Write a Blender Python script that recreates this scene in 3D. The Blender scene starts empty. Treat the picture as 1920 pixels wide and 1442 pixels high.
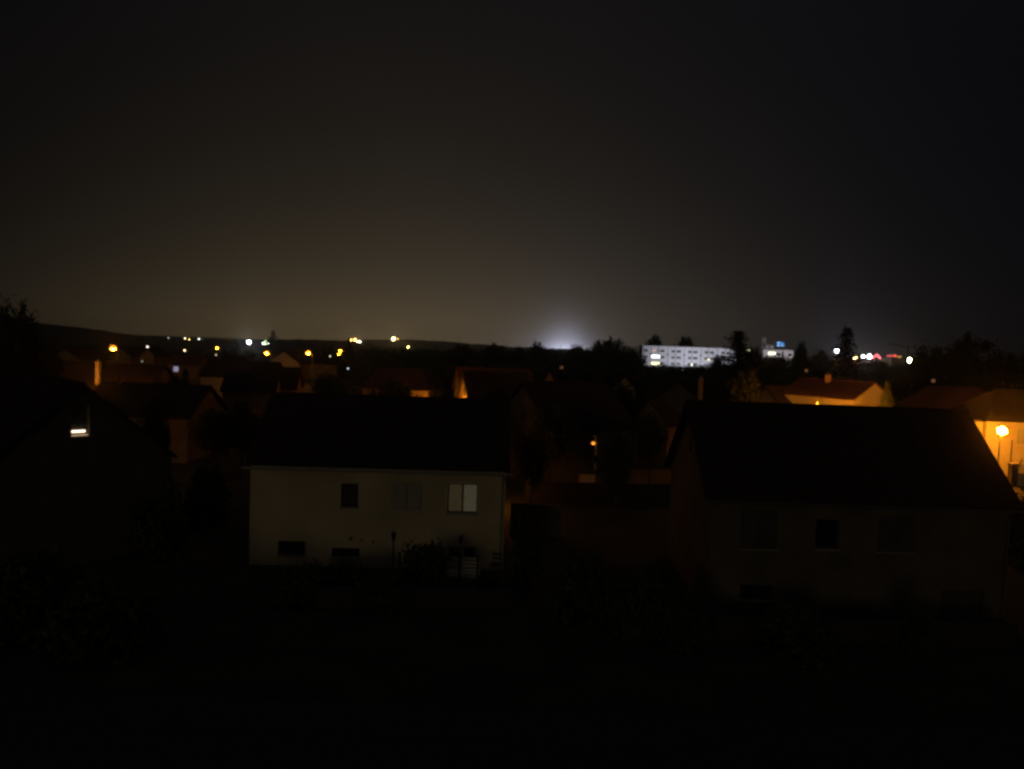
import bpy, bmesh, math, random
from mathutils import Vector, Matrix
from mathutils.geometry import delaunay_2d_cdt
R = math.radians
rnd = random.Random(7)
scn = bpy.context.scene
col = scn.collection

# ------------------------------------------------------------------ camera
CAMZ = 11.0
cam_d = bpy.data.cameras.new('camera'); cam = bpy.data.objects.new('camera', cam_d); col.objects.link(cam)
cam_d.sensor_width = 36; cam_d.lens = 27.06; cam_d.clip_end = 9000; cam_d.clip_start = 0.1
CR = Matrix.Rotation(R(90 - 2.896), 3, 'X') @ Matrix.Rotation(R(2.0), 3, 'Z')
cam.matrix_world = Matrix.Translation((0, 0, CAMZ)) @ CR.to_4x4()
scn.camera = cam
FPX = 1443.2
def ray(px, py): return CR @ Vector(((px - 960) / FPX, -(py - 721) / FPX, -1))
def pt(px, py, D):                      # the point seen at a photo position, D metres ahead
    d = ray(px, py); return Vector((0, 0, CAMZ)) + d * (D / d.y)
def ptz(px, py, z):                     # the point seen at a photo position that is z metres above the ground
    d = ray(px, py); return Vector((0, 0, CAMZ)) + d * ((z - CAMZ) / d.z)

# ------------------------------------------------------------------ night sky
world = bpy.data.worlds.new('World'); scn.world = world; world.use_nodes = True
nt = world.node_tree; nt.nodes.clear()
def N(t, **kw):
    n = nt.nodes.new(t)
    for k, v in kw.items(): setattr(n, k, v)
    return n
def M_(op, a, b=None, c=None):
    n = N('ShaderNodeMath', operation=op)
    for i, v in enumerate((a, b, c)):
        if v is None: continue
        if isinstance(v, (int, float)): n.inputs[i].default_value = v
        else: nt.links.new(v, n.inputs[i])
    return n.outputs[0]
tc = N('ShaderNodeTexCoord'); sx = N('ShaderNodeSeparateXYZ'); nt.links.new(tc.outputs['Generated'], sx.inputs[0])
az = M_('MULTIPLY', M_('ARCTAN2', sx.outputs[0], sx.outputs[1]), 57.2958)      # 0 straight ahead, + right
el = M_('MAXIMUM', M_('MULTIPLY', M_('ARCSINE', sx.outputs[2]), 57.2958), 0.0)
def lobe(a0, sa, se, pw=2.0, pe=1.0):
    d = M_('DIVIDE', M_('ABSOLUTE', M_('SUBTRACT', az, a0)), sa)
    e = M_('DIVIDE', el, se)
    s = M_('ADD', M_('POWER', d, pw), M_('POWER', e, pe))
    return M_('EXPONENT', M_('MULTIPLY', s, -1.0))
def tint(v, c):
    n = N('ShaderNodeVectorMath', operation='SCALE'); n.inputs[0].default_value = c
    nt.links.new(v, n.inputs['Scale']); return n.outputs[0]
def vadd(a, b):
    n = N('ShaderNodeVectorMath', operation='ADD'); nt.links.new(a, n.inputs[0]); nt.links.new(b, n.inputs[1]); return n.outputs[0]
SKY_LOBES = [
    (lobe(-4, 25, 15.0, 2.0, 1.0), (.0180, .0148, .0115)),     # town glow over the whole horizon
    (lobe(-8, 20, 6.0), (.0600, .0430, .0210)),
    (lobe(-11, 17, 2.2), (.0300, .0190, .0060)),                 # sodium light close above the roofs
    (lobe(5.5, 15, 6), (.0110, .0115, .0140)),
    (lobe(3.6, 3.2, 1.4), (.1000, .1000, .1180)),               # white floodlit field beyond the trees
    (lobe(3.8, 1.35, 0.6), (.8500, .9000, 1.2500)),
    (lobe(23.5, 2.6, 2.2), (.0080, .0110, .0190)),
    (lobe(-18.8, 1.3, 1.0), (.0260, .0270, .0200)),
    (lobe(180, 75, 30.0), (.0220, .0185, .0130)),               # unseen glow behind the viewer, added to lift facades and ground
    (lobe(-180, 75, 30.0), (.0220, .0185, .0130)),
    (M_('POWER', M_('DIVIDE', el, 90.0), 2.6), (.0400, .0380, .0500)),   # unseen overhead glow, added to lift the dark ground and roofs
    (lobe(28, 22, 40.0), (.0006, .0008, .0017)),
]
acc = None
for v, c in SKY_LOBES:
    t = tint(v, c); acc = t if acc is None else vadd(acc, t)
base = N('ShaderNodeVectorMath', operation='ADD'); nt.links.new(acc, base.inputs[0]); base.inputs[1].default_value = (.0010, .0010, .0014)
noi = N('ShaderNodeTexNoise'); noi.inputs['Scale'].default_value = 2.2; noi.inputs['Detail'].default_value = 3
nt.links.new(tc.outputs['Generated'], noi.inputs['Vector'])
var = M_('ADD', M_('MULTIPLY', noi.outputs[0], 0.35), 0.825)
sc_ = N('ShaderNodeVectorMath', operation='SCALE'); nt.links.new(base.outputs[0], sc_.inputs[0]); nt.links.new(var, sc_.inputs['Scale'])
bg1 = N('ShaderNodeBackground'); nt.links.new(sc_.outputs[0], bg1.inputs[0]); bg1.inputs[1].default_value = 1.0
SUN_EL, SUN_AZ = 7.0, 200.0          # low light of the town behind the viewer (compass: 0 = straight ahead)
sky = N('ShaderNodeTexSky', sky_type='NISHITA', sun_disc=False); sky.sun_elevation = R(SUN_EL); sky.sun_rotation = R(SUN_AZ)
bg2 = N('ShaderNodeBackground'); nt.links.new(sky.outputs[0], bg2.inputs[0]); bg2.inputs[1].default_value = 0.00006
ad = N('ShaderNodeAddShader'); nt.links.new(bg1.outputs[0], ad.inputs[0]); nt.links.new(bg2.outputs[0], ad.inputs[1])
wo = N('ShaderNodeOutputWorld'); nt.links.new(ad.outputs[0], wo.inputs['Surface'])

sun_d = bpy.data.lights.new('night_light', 'SUN'); sun_d.energy = 0.048; sun_d.angle = R(10); sun_d.color = (1.0, .73, .34)
sun = bpy.data.objects.new('night_light', sun_d); col.objects.link(sun)
dv = Vector((math.sin(R(SUN_AZ)) * math.cos(R(SUN_EL)), math.cos(R(SUN_AZ)) * math.cos(R(SUN_EL)), math.sin(R(SUN_EL))))
sun.rotation_euler = dv.to_track_quat('Z', 'Y').to_euler(); sun.location = (0, -20, 30)
scn.view_settings.view_transform = 'Standard'; scn.view_settings.look = 'None'
scn.view_settings.exposure = 0; scn.view_settings.gamma = 1
cy = scn.cycles
cy.max_bounces = 5; cy.diffuse_bounces = 2; cy.glossy_bounces = 2; cy.transmission_bounces = 2; cy.volume_bounces = 0; cy.transparent_max_bounces = 6
cy.use_light_tree = True; cy.caustics_reflective = False; cy.caustics_refractive = False
cy.use_denoising = True; cy.filter_width = 2.8; cy.use_adaptive_sampling = False
cy.sample_clamp_indirect = 2.0

# ------------------------------------------------------------------ helpers
MATS = {}
def mat(name, c, rough=.85, c2=None, scale=3.0, bump=0.0, metal=0.0, spec=.3, emit=None, es=0.0, tile=0.0, detail=5):
    if name in MATS: return MATS[name]
    m = bpy.data.materials.new(name); m.use_nodes = True; t = m.node_tree; b = t.nodes['Principled BSDF']
    b.inputs['Roughness'].default_value = rough; b.inputs['Metallic'].default_value = metal
    b.inputs['Specular IOR Level'].default_value = spec
    tcn = t.nodes.new('ShaderNodeTexCoord'); no = t.nodes.new('ShaderNodeTexNoise')
    no.inputs['Scale'].default_value = scale; no.inputs['Detail'].default_value = detail
    t.links.new(tcn.outputs['Object'], no.inputs['Vector'])
    cr = t.nodes.new('ShaderNodeValToRGB'); c2 = c2 or tuple(x * .72 for x in c)
    cr.color_ramp.elements[0].position = .32; cr.color_ramp.elements[1].position = .68
    cr.color_ramp.elements[0].color = (*c2, 1); cr.color_ramp.elements[1].color = (*c, 1)
    t.links.new(no.outputs[0], cr.inputs[0]); t.links.new(cr.outputs[0], b.inputs['Base Color'])
    if bump:
        bp = t.nodes.new('ShaderNodeBump'); bp.inputs['Strength'].default_value = bump; bp.inputs['Distance'].default_value = .05
        if tile:
            w = t.nodes.new('ShaderNodeTexWave'); w.inputs['Scale'].default_value = tile; w.inputs['Distortion'].default_value = .6
            t.links.new(tcn.outputs['Object'], w.inputs['Vector']); t.links.new(w.outputs['Color'], bp.inputs['Height'])
        else:
            n2 = t.nodes.new('ShaderNodeTexNoise'); n2.inputs['Scale'].default_value = scale * 6
            t.links.new(tcn.outputs['Object'], n2.inputs['Vector']); t.links.new(n2.outputs[0], bp.inputs['Height'])
        t.links.new(bp.outputs[0], b.inputs['Normal'])
    if emit:
        b.inputs['Emission Color'].default_value = (*emit, 1); b.inputs['Emission Strength'].default_value = es
    MATS[name] = m; return m

CREAM = mat('cream_render', (.60, .54, .40), c2=(.42, .37, .26), scale=.32, bump=.25)
TAN = mat('tan_render', (.36, .31, .23), c2=(.28, .25, .18), scale=.7, bump=.25)
BROWN = mat('brown_render', (.12, .105, .10), c2=(.085, .075, .07), scale=1.0, bump=.3)
WHITE = mat('white_render', (.74, .74, .76), c2=(.62, .63, .66), scale=.5, bump=.1)
GREY = mat('grey_concrete', (.30, .30, .30), scale=2, bump=.2)
OCHRE = mat('ochre_render', (.26, .20, .13), c2=(.17, .13, .09), scale=.9, bump=.2)
ROOF = mat('dark_roof_tiles', (.055, .040, .036), c2=(.035, .028, .026), scale=4, bump=.6, tile=5.5, rough=.9, spec=.1)
REDROOF = mat('red_roof_tiles', (.17, .08, .05), c2=(.10, .05, .035), scale=3, bump=.6, tile=5.5, rough=.9, spec=.1)
FLATROOF = mat('flat_roof_felt', (.06, .06, .065), scale=2, bump=.2)
BRICK = mat('chimney_brick', (.52, .33, .20), c2=(.38, .22, .13), scale=6, bump=.4)
FRAME = mat('white_window_frame', (.62, .60, .56), rough=.5)
DFRAME = mat('dark_window_frame', (.10, .09, .085), rough=.6)
SHUT = mat('grey_painted_shutter', (.42, .42, .38), rough=.6, scale=4)
GLASS = mat('dark_glass', (.022, .026, .032), rough=.12, spec=.5, scale=1)
METAL = mat('black_metal', (.035, .037, .04), rough=.45, metal=.5)
GALV = mat('galvanised_steel', (.35, .35, .35), rough=.45, metal=.4)
LEAF = mat('leaves', (.085, .10, .045), c2=(.040, .055, .025), scale=1.3, rough=.8, spec=.15)
LEAF2 = mat('olive_leaves', (.12, .10, .05), c2=(.06, .055, .03), scale=1.1, rough=.8, spec=.15)
NEEDLE = mat('conifer_needles', (.040, .052, .030), c2=(.022, .030, .020), scale=1.2, rough=.85, spec=.1)
BARK = mat('bark', (.10, .075, .05), scale=8, bump=.5)
GRASS = mat('grass_ground', (.050, .055, .030), c2=(.028, .030, .020), scale=.35, bump=.5, rough=1)
ASPH = mat('asphalt', (.05, .05, .052), scale=3, bump=.2, rough=.9)
STONE = mat('path_slabs', (.20, .19, .17), scale=2.5, bump=.3)
HILLM = mat('wooded_hill', (.055, .055, .035), c2=(.03, .032, .022), scale=.05, bump=.4, rough=1)
TIMBER = mat('garden_timber', (.22, .20, .16), scale=5, bump=.3)

def lightmat(name, c, s): return mat(name, (.8, .8, .8), emit=c, es=s)
SOD = (1.0, .30, .012)
def link(o, parent=None):
    col.objects.link(o)
    if parent is not None: o.parent = parent
    return o
def tag(o, label, cat, group=None, kind=None):
    if label: o['label'] = label
    if cat: o['category'] = cat
    if group: o['group'] = group
    if kind: o['kind'] = kind
    return o
def thing(name, loc, rz, label, cat, group=None):
    o = bpy.data.objects.new(name, None); o.empty_display_size = .3; o.location = loc; o.rotation_euler = (0, 0, rz)
    link(o); return tag(o, label, cat, group)
class MB:
    def __init__(s): s.v = []; s.f = []
    def add(s, vs, fs):
        n = len(s.v); s.v += [tuple(v) for v in vs]; s.f += [tuple(i + n for i in f) for f in fs]
    def box(s, a, b, m=None):
        x0, y0, z0 = a; x1, y1, z1 = b
        vs = [Vector(p) for p in ((x0,y0,z0),(x1,y0,z0),(x1,y1,z0),(x0,y1,z0),(x0,y0,z1),(x1,y0,z1),(x1,y1,z1),(x0,y1,z1))]
        if m is not None: vs = [m @ v for v in vs]
        s.add(vs, ((0,3,2,1),(4,5,6,7),(0,1,5,4),(1,2,6,5),(2,3,7,6),(3,0,4,7)))
    def tube(s, p, q, r0, r1=None, n=8):
        r1 = r0 if r1 is None else r1; p = Vector(p); q = Vector(q); d = (q - p).normalized()
        a = d.orthogonal().normalized(); b = d.cross(a); vs = []
        for c, r in ((p, r0), (q, r1)):
            for i in range(n):
                t = 2 * math.pi * i / n; vs.append(c + (a * math.cos(t) + b * math.sin(t)) * r)
        fs = [(i, (i+1) % n, n + (i+1) % n, n + i) for i in range(n)] + [tuple(range(n))[::-1], tuple(range(n, 2*n))]
        s.add(vs, fs)
    def ball(s, c, r, sub=1, sz=1.0):
        bm = bmesh.new(); bmesh.ops.create_icosphere(bm, subdivisions=sub, radius=r)
        vs = [(v.co.x + c[0], v.co.y + c[1], v.co.z * sz + c[2]) for v in bm.verts]; fs = [tuple(v.index for v in f.verts) for f in bm.faces]
        bm.free(); s.add(vs, fs)
    def build(s, name, m, parent=None, loc=None, smooth=False):
        me = bpy.data.meshes.new(name); me.from_pydata(s.v, [], s.f); me.update(); me.materials.append(m)
        if smooth:
            for p in me.polygons: p.use_smooth = True
        o = bpy.data.objects.new(name, me)
        if loc: o.location = loc
        return link(o, parent)
def struct(mb, name, m): return tag(mb.build(name, m), None, None, kind='structure')

# wall polygon with rectangular openings; poly in (u,z); M maps (u,z)->3D with inward normal 'inn'
def wall_panel(mb, poly, holes, f3, depth=.22):
    vs = [Vector(p) for p in poly]; n = len(poly); ed = [(i, (i+1) % n) for i in range(n)]
    for (u0, z0, u1, z1) in holes:
        k = len(vs); vs += [Vector((u0, z0)), Vector((u1, z0)), Vector((u1, z1)), Vector((u0, z1))]
        ed += [(k, k+1), (k+1, k+2), (k+2, k+3), (k+3, k)]
    V, E, F, *_ = delaunay_2d_cdt(vs, ed, [], 0, 1e-5)
    def inside(p):
        c = False
        for i in range(n):
            a, b = poly[i], poly[(i+1) % n]
            if (a[1] > p[1]) != (b[1] > p[1]) and p[0] < (b[0]-a[0])*(p[1]-a[1])/(b[1]-a[1]) + a[0]: c = not c
        return c
    fs = []
    for f in F:
        cx = sum(V[i].x for i in f) / len(f); cz = sum(V[i].y for i in f) / len(f)
        if not inside((cx, cz)): continue
        if any(h[0] < cx < h[2] and h[1] < cz < h[3] for h in holes): continue
        fs.append(tuple(f))
    mb.add([f3(v.x, v.y, 0) for v in V], fs)
    for (u0, z0, u1, z1) in holes:
        c = [(u0, z0), (u1, z0), (u1, z1), (u0, z1)]
        for i in range(4):
            a, b = c[i], c[(i+1) % 4]
            mb.add([f3(a[0], a[1], 0), f3(b[0], b[1], 0), f3(b[0], b[1], depth), f3(a[0], a[1], depth)], [(0, 1, 2, 3)])

class House:
    """gabled house; local x runs along the ridge from the near gable, local y across; front wall is y=-W/2"""
    def __init__(s, loc, heading, L, W, he, hr, wall, roof, label, name='house', cat='house', group=None,
                 front=(), gable=(), far=(), hip=0.0, over=.35):
        s.L, s.W, s.he, s.hr = L, W, he, hr
        s.root = thing(name, (loc[0], loc[1], 0), R(heading), label, cat, group)
        s.M = Matrix.Translation((loc[0], loc[1], 0)) @ Matrix.Rotation(R(heading), 4, 'Z')
        mb = MB(); h2 = W / 2
        s.ff = lambda u, z, d: (u, -h2 + d, z)
        s.fg = lambda u, z, d: (d, -u, z)          # near gable: u>0 towards the front wall side
        s.fr = lambda u, z, d: (L - d, u, z)
        s.openings = []
        def holes(lst): return [(w[0], w[1], w[0] + w[2], w[1] + w[3]) for w in lst]
        wall_panel(mb, [(0, -.3), (L, -.3), (L, he), (0, he)], holes(front), s.ff)
        wall_panel(mb, [(0, -.3), (L, -.3), (L, he), (0, he)], [], lambda u, z, d: (u, h2 - d, z))
        gp = [(-h2, -.3), (h2, -.3), (h2, he), (0, hr), (-h2, he)] if not hip else [(-h2, -.3), (h2, -.3), (h2, he), (-h2, he)]
        wall_panel(mb, gp, holes(gable), s.fg); wall_panel(mb, gp, holes(far), s.fr)
        s.wall = mb.build('wall', wall, s.root)
        rb = MB(); t = .14; sl = (hr - he) / h2; zo = he - over * sl
        oe = over
        if hip:
            a = [(-oe, -h2-over, zo), (L+oe, -h2-over, zo), (L+oe, h2+over, zo), (-oe, h2+over, zo), (hip, 0, hr+t), (L-hip, 0, hr+t)]
            rb.add(a, [(0, 1, 5, 4), (1, 2, 5), (2, 3, 4, 5), (3, 0, 4), (0, 3, 2, 1)])
        else:
            for sg in (-1, 1):
                e0 = (sg*(h2+over)); 
                top = [(-oe, e0, zo+t+.01), (L+oe, e0, zo+t+.01), (L+oe, 0, hr+t+.01), (-oe, 0, hr+t+.01)]
                bot = [(x, y, z - t) for (x, y, z) in top]
                rb.add(top + bot, [(0,1,2,3), (7,6,5,4), (0,4,5,1), (3,2,6,7), (1,5,6,2), (0,3,7,4)] )
            rb.tube((-oe, 0, hr+t-.02), (L+oe, 0, hr+t-.02), .10, n=6)
        s.roof = rb.build('roof', roof, s.root)
    def uv(s, px, py, side='front'):
        """photo position -> (u,z) on a wall plane of this house"""
        Mi = s.M.inverted(); o = Mi @ Vector((0, 0, CAMZ)); d = Mi.to_3x3() @ ray(px, py)
        if side == 'front': t = (-s.W/2 - o.y) / d.y; p = o + d*t; return p.x, p.z
        if side == 'gable': t = (0 - o.x) / d.x; p = o + d*t; return -p.y, p.z
    def f3(s, side): return {'front': s.ff, 'gable': s.fg, 'far': s.fr}[side]
    def window(s, side, u, z, w, h, pane=None, frame=None, set_in=.0, mull=1, bars=0, shutters=None, sill=True, name='window', label=None, shm=None):
        f = s.f3(side); pane = pane or GLASS; frame = frame or FRAME; d = set_in
        mb = MB(); t = .06
        def bx(m, u0, z0, u1, z1, d0, d1):
            p = [f(u0, z0, d0), f(u1, z0, d0), f(u1, z1, d0), f(u0, z1, d0), f(u0, z0, d1), f(u1, z0, d1), f(u1, z1, d1), f(u0, z1, d1)]
            m.add(p, [(0,1,2,3), (7,6,5,4), (0,4,5,1), (1,5,6,2), (2,6,7,3), (3,7,4,0)])
        a, b = d - .035, d + .03
        bx(mb, u, z, u+w, z+t, a, b); bx(mb, u, z+h-t, u+w, z+h, a, b)
        bx(mb, u, z+t, u+t, z+h-t, a, b); bx(mb, u+w-t, z+t, u+w, z+h-t, a, b)
        for k in range(mull):
            x = u + w*(k+1)/(mull+1); bx(mb, x-.045, z+t, x+.045, z+h-t, a+.004, b)
        o = mb.build(name, frame, s.root)
        if label: o['label'] = label
        panes = pane if isinstance(pane, (list, tuple)) else [pane]
        for k, pm in enumerate(panes):
            pb = MB(); u0 = u+t/2 + (w-t)*k/len(panes); u1 = u+t/2 + (w-t)*(k+1)/len(panes)
            bx(pb, u0, z+t/2, u1, z+h-t/2, d-.012, d+.012); pb.build('pane', pm, o)
        if bars:
            gb = MB()
            for k in range(bars):
                x = u + w*(k+.5)/bars; bx(gb, x-.012, z, x+.012, z+h, -.06, -.035)
            for zz in (z+.12, z+h/2, z+h-.12): bx(gb, u, zz-.012, u+w, zz+.012, -.075, -.0605)
            gb.build('bars', METAL, o)
        if sill:
            sb = MB(); bx(sb, u-.06, z-.07, u+w+.06, z-.004, -.07, d-.004 if d > .02 else .02); sb.build('sill', FRAME if frame is FRAME else GREY, o)
        if shutters == 'closed':
            for k in (0, 1):
                sh = MB(); u0 = u + w*k/2; bx(sh, u0+.012, z+.01, u0+w/2-.012, z+h-.01, -.03, .0)
                for q in range(9): 
                    zz = z+.08+(h-.2)*q/9; bx(sh, u0+.08, zz, u0+w/2-.08, zz+.05, -.045, -.031)
                sh.build('shutter', shm or SHUT, o)
        if shutters == 'open':
            for k in (-1, 1):
                sh = MB(); u0 = u - w/2 - .03 if k < 0 else u + w + .03
                bx(sh, u0, z, u0 + w/2, z+h, -.055, -.015); sh.build('shutter', shm or SHUT, o)
        return o
    def chimney(s, x, y, w, top, m=None, d=None):
        mb = MB(); d = d or w; mb.box((x-w/2, y-d/2, s.he), (x+w/2, y+d/2, top)); o = mb.build('chimney', m or BRICK, s.roof)
        c = MB(); c.box((x-w/2-.05, y-d/2-.05, top+.002), (x+w/2+.05, y+d/2+.05, top+.07))
        c.tube((x, y, top+.07), (x, y, top+.3), .1, .08); c.build('chimney_cap', GREY, s.roof); return o
    def gutter(s, over=.35, m=None):
        mb = MB(); z = s.he - over*(s.hr-s.he)/(s.W/2) + .02; y = -s.W/2 - over - .06
        mb.tube((-.3, y, z), (s.L+.3, y, z), .06, n=8); mb.build('gutter', m or GALV, s.roof)
        d = MB(); d.tube((s.L-.15, y, z), (s.L-.15, -s.W/2-.06, z-.5), .04); d.tube((s.L-.15, -s.W/2-.06, z-.5), (s.L-.15, -s.W/2-.06, .1), .04)
        d.build('downpipe', m or GALV, s.root)

def gable_house(px, py, hr, heading, L, W, he, wall, roof, label, **kw):
    p = ptz(px, py, hr); return House((p.x, p.y), heading, L, W, he, hr, wall, roof, label, **kw)

# ------------------------------------------------------------------ ground and hills
g = MB(); g.add([(-2800, -120, 0), (2800, -120, 0), (2800, 3500, 0), (-2800, 3500, 0)], [(0, 1, 2, 3)]); struct(g, 'ground', GRASS)
def ridge(name, Y, prof, halfw, amp, step, seed):
    rr = random.Random(seed); mb = MB(); xs = []; x = prof[0][0]
    while x <= prof[-1][0]: xs.append(x); x += step
    rows = [(-1.0, 0), (-.6, .45), (-.3, .8), (0, 1), (.4, .8), (1.0, 0)]
    vs = []
    for r, (dy, k) in enumerate(rows):
        for i, x in enumerate(xs):
            for a, b in zip(prof, prof[1:]):
                if a[0] <= x <= b[0]: z = a[1] + (b[1]-a[1])*(x-a[0])/(b[0]-a[0]); break
            j = (rr.random() - .5) * 2 * amp + amp * .8 * math.sin(x*.05+seed) if 0 < k else 0
            vs.append((x, Y + dy*halfw, -.5 if k == 0 else max(z*k + j*(k > .7), .1)))
    n = len(xs); fs = [(r*n+i, r*n+i+1, (r+1)*n+i+1, (r+1)*n+i) for r in range(len(rows)-1) for i in range(n-1)]
    mb.add(vs, fs); return struct(mb, name, HILLM)
def prof_px(Y, lst):
    out = []
    for px, py in lst:
        p = pt(px, py, Y); out.append((p.x, p.z))
    return out
ridge('hills', 900, prof_px(900, [(-500, 575), (-100, 590), (70, 606), (110, 613), (156, 621), (234, 628), (315, 634), (390, 638), (445, 640), (500, 638), (560, 636.5), (605, 636), (650, 639), (700, 648), (760, 654), (900, 658)]), 260, .7, 5, 3)
ridge('far_hills', 2300, prof_px(2300, [(-300, 620), (300, 640), (600, 640), (680, 638), (720, 636), (760, 636.5), (800, 638), (850, 641), (900, 645.5), (960, 650), (1100, 656), (1400, 666), (1900, 678), (2300, 690)]), 500, 1.0, 12, 5)
# a lane between the gardens, its kerbs, and a paved path
def slab(name, pts, z, m):
    mb = MB(); n = len(pts); mb.add([(x, y, z) for x, y in pts], [tuple(range(n))]); return struct(mb, name, m)
slab('road', [(-70, 17.0), (70, 15.0), (70, 20.0), (-70, 22.0)], .006, ASPH)
kb = MB(); kb.add([(-70,22.0,-.02),(70,20.0,-.02),(70,20.2,-.02),(-70,22.2,-.02),(-70,22.0,.12),(70,20.0,.12),(70,20.2,.12),(-70,22.2,.12)], [(4,5,6,7),(0,1,5,4),(2,3,7,6)]); struct(kb, 'kerb', ASPH)
slab('pavement', [(-70, 22.2), (70, 20.2), (70, 21.6), (-70, 23.6)], .11, ASPH)
slab('street', [(-160, 104), (170, 84), (170, 90), (-160, 110)], .006, ASPH)

# ------------------------------------------------------------------ trees
def crown_mesh(kind, seed, H=1.0):
    """unit-height crown mesh made of many small leaf faces"""
    rr = random.Random(seed); vs = []; fs = []
    def leaf(c, s):
        n = Vector((rr.gauss(0, 1), rr.gauss(0, 1), rr.gauss(0, 1))).normalized(); a = n.orthogonal().normalized(); b = n.cross(a)
        t = rr.random()*6.28; a, b = a*math.cos(t)+b*math.sin(t), b*math.cos(t)-a*math.sin(t)
        k = len(vs); vs.extend([c - a*s, c + b*s*.6, c + a*s, c - b*s*.6]); fs.append((k, k+1, k+2, k+3))
    if kind == 'round':
        for _ in range(95):
            th = rr.random()*6.28; zz = rr.uniform(-1, 1); rad = rr.uniform(.45, 1)
            q = math.sqrt(1-zz*zz)*rad; wob = 1 + .22*math.sin(3*th+seed) 
            c = Vector((math.cos(th)*q*.36*wob, math.sin(th)*q*.36*wob, .62 + zz*rad*.33))
            cr = rr.uniform(.045, .11)
            for _ in range(75):
                leaf(c + Vector((rr.gauss(0, 1), rr.gauss(0, 1), rr.gauss(0, .8)))*cr*.62, rr.uniform(.012, .024))
    elif kind == 'conifer':
        for i in range(26):
            f = i/25; z = .10 + .88*f; rad = (.27*(1-f)**.85 + .012)*rr.uniform(.8, 1.15)
            nb = max(4, int(11*(1-f))+3)
            for b in range(nb):
                th = rr.random()*6.28; ln = rad*rr.uniform(.7, 1.15)
                for k in range(16):
                    t = (k+rr.random())/16; c = Vector((math.cos(th)*ln*t, math.sin(th)*ln*t, z - .07*t*ln/.27 + rr.gauss(0, .006)))
                    leaf(c + Vector((rr.gauss(0, 1), rr.gauss(0, 1), rr.gauss(0, .5)))*.012*(1+.6*(1-t)), rr.uniform(.010, .020))
    elif kind == 'cedar':
        for i in range(15):
            f = i/14; z = .22 + .76*f; rad = (.42*(1-f)**.7 + .02)*rr.uniform(.65, 1.2)
            for b in range(7):
                th = rr.random()*6.28; ln = rad*rr.uniform(.5, 1.15)
                for k in range(42):
                    t = rr.random()**.6; sp = .05*t
                    c = Vector((math.cos(th)*ln*t + rr.gauss(0, sp), math.sin(th)*ln*t + rr.gauss(0, sp), z + .03*t + rr.gauss(0, .012)))
                    leaf(c, rr.uniform(.012, .024))
    elif kind == 'bush':
        for _ in range(60):
            th = rr.random()*6.28; zz = rr.uniform(0, 1); rad = rr.uniform(.5, 1); q = math.sqrt(1-zz*zz)*rad
            c = Vector((math.cos(th)*q*.5, math.sin(th)*q*.5, zz*rad*.85))
            for _ in range(70): leaf(c + Vector((rr.gauss(0, 1), rr.gauss(0, 1), rr.gauss(0, 1)))*.07, rr.uniform(.028, .055))
        vs = [Vector((v.x, v.y, max(v.z, .01))) for v in vs]
    me = bpy.data.meshes.new('crown'); me.from_pydata([tuple(v) for v in vs], [], fs); me.update(); return me
def trunk_mesh(kind, seed):
    rr = random.Random(seed); mb = MB()
    top = {'round': .6, 'conifer': .9, 'cedar': .85}[kind]
    mb.tube((0, 0, -.02), (.005, 0, top*.5), .028, .018, 7); mb.tube((.005, 0, top*.5), (0, .004, top), .018, .005, 6)
    if kind == 'round':
        for i in range(7):
            th = i*.95; z = .28 + .05*i; mb.tube((0, 0, z), (math.cos(th)*.24, math.sin(th)*.24, z+.22), .012, .003, 5)
    else:
        for i in range(10):
            th = i*2.4; z = .2+.06*i; mb.tube((0, 0, z), (math.cos(th)*.2*(1-z), math.sin(th)*.2*(1-z), z+.01), .006, .002, 4)
    me = bpy.data.meshes.new('trunk'); me.from_pydata(mb.v, [], mb.f); me.update(); me.materials.append(BARK); return me
CROWNS = {k: [crown_mesh(k, s) for s in (1, 2, 3)] for k in ('round', 'conifer', 'cedar', 'bush')}
TRUNKS = {k: trunk_mesh(k, 4) for k in ('round', 'conifer', 'cedar')}
for k, l in CROWNS.items():
    for m in l: m.materials.append(NEEDLE if k in ('conifer', 'cedar') else LEAF)
tcount = [0]
NAMES = {'round': 'broadleaf_tree', 'conifer': 'conifer_tree', 'cedar': 'cedar_tree', 'bush': 'bush'}
def tree(px, py, D, wpx, kind, label, base=0.0, group=None):
    """tree whose top is seen at (px,py) at distance D, crown about wpx photo pixels wide"""
    p = pt(px, py, D); h = p.z - base; w = wpx*D/FPX
    nat = {'round': .82, 'conifer': .56, 'cedar': .84, 'bush': 1.08}[kind]
    sx_ = w/nat
    tcount[0] += 1; i = tcount[0]
    rz = (i*1.7) % 6.28
    if kind == 'bush':
        o = bpy.data.objects.new('bush', CROWNS['bush'][i % 3]); o.location = (p.x, p.y, base); o.scale = (sx_, sx_, h); o.rotation_euler = (0, 0, rz); link(o)
        return tag(o, label, 'bush', group)
    r = thing(NAMES[kind], (p.x, p.y, base), rz, label, 'tree', group); r.scale = (sx_, sx_, h)
    link(bpy.data.objects.new('crown', CROWNS[kind][i % 3]), r); link(bpy.data.objects.new('trunk', TRUNKS[kind]), r)
    return r

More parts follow.
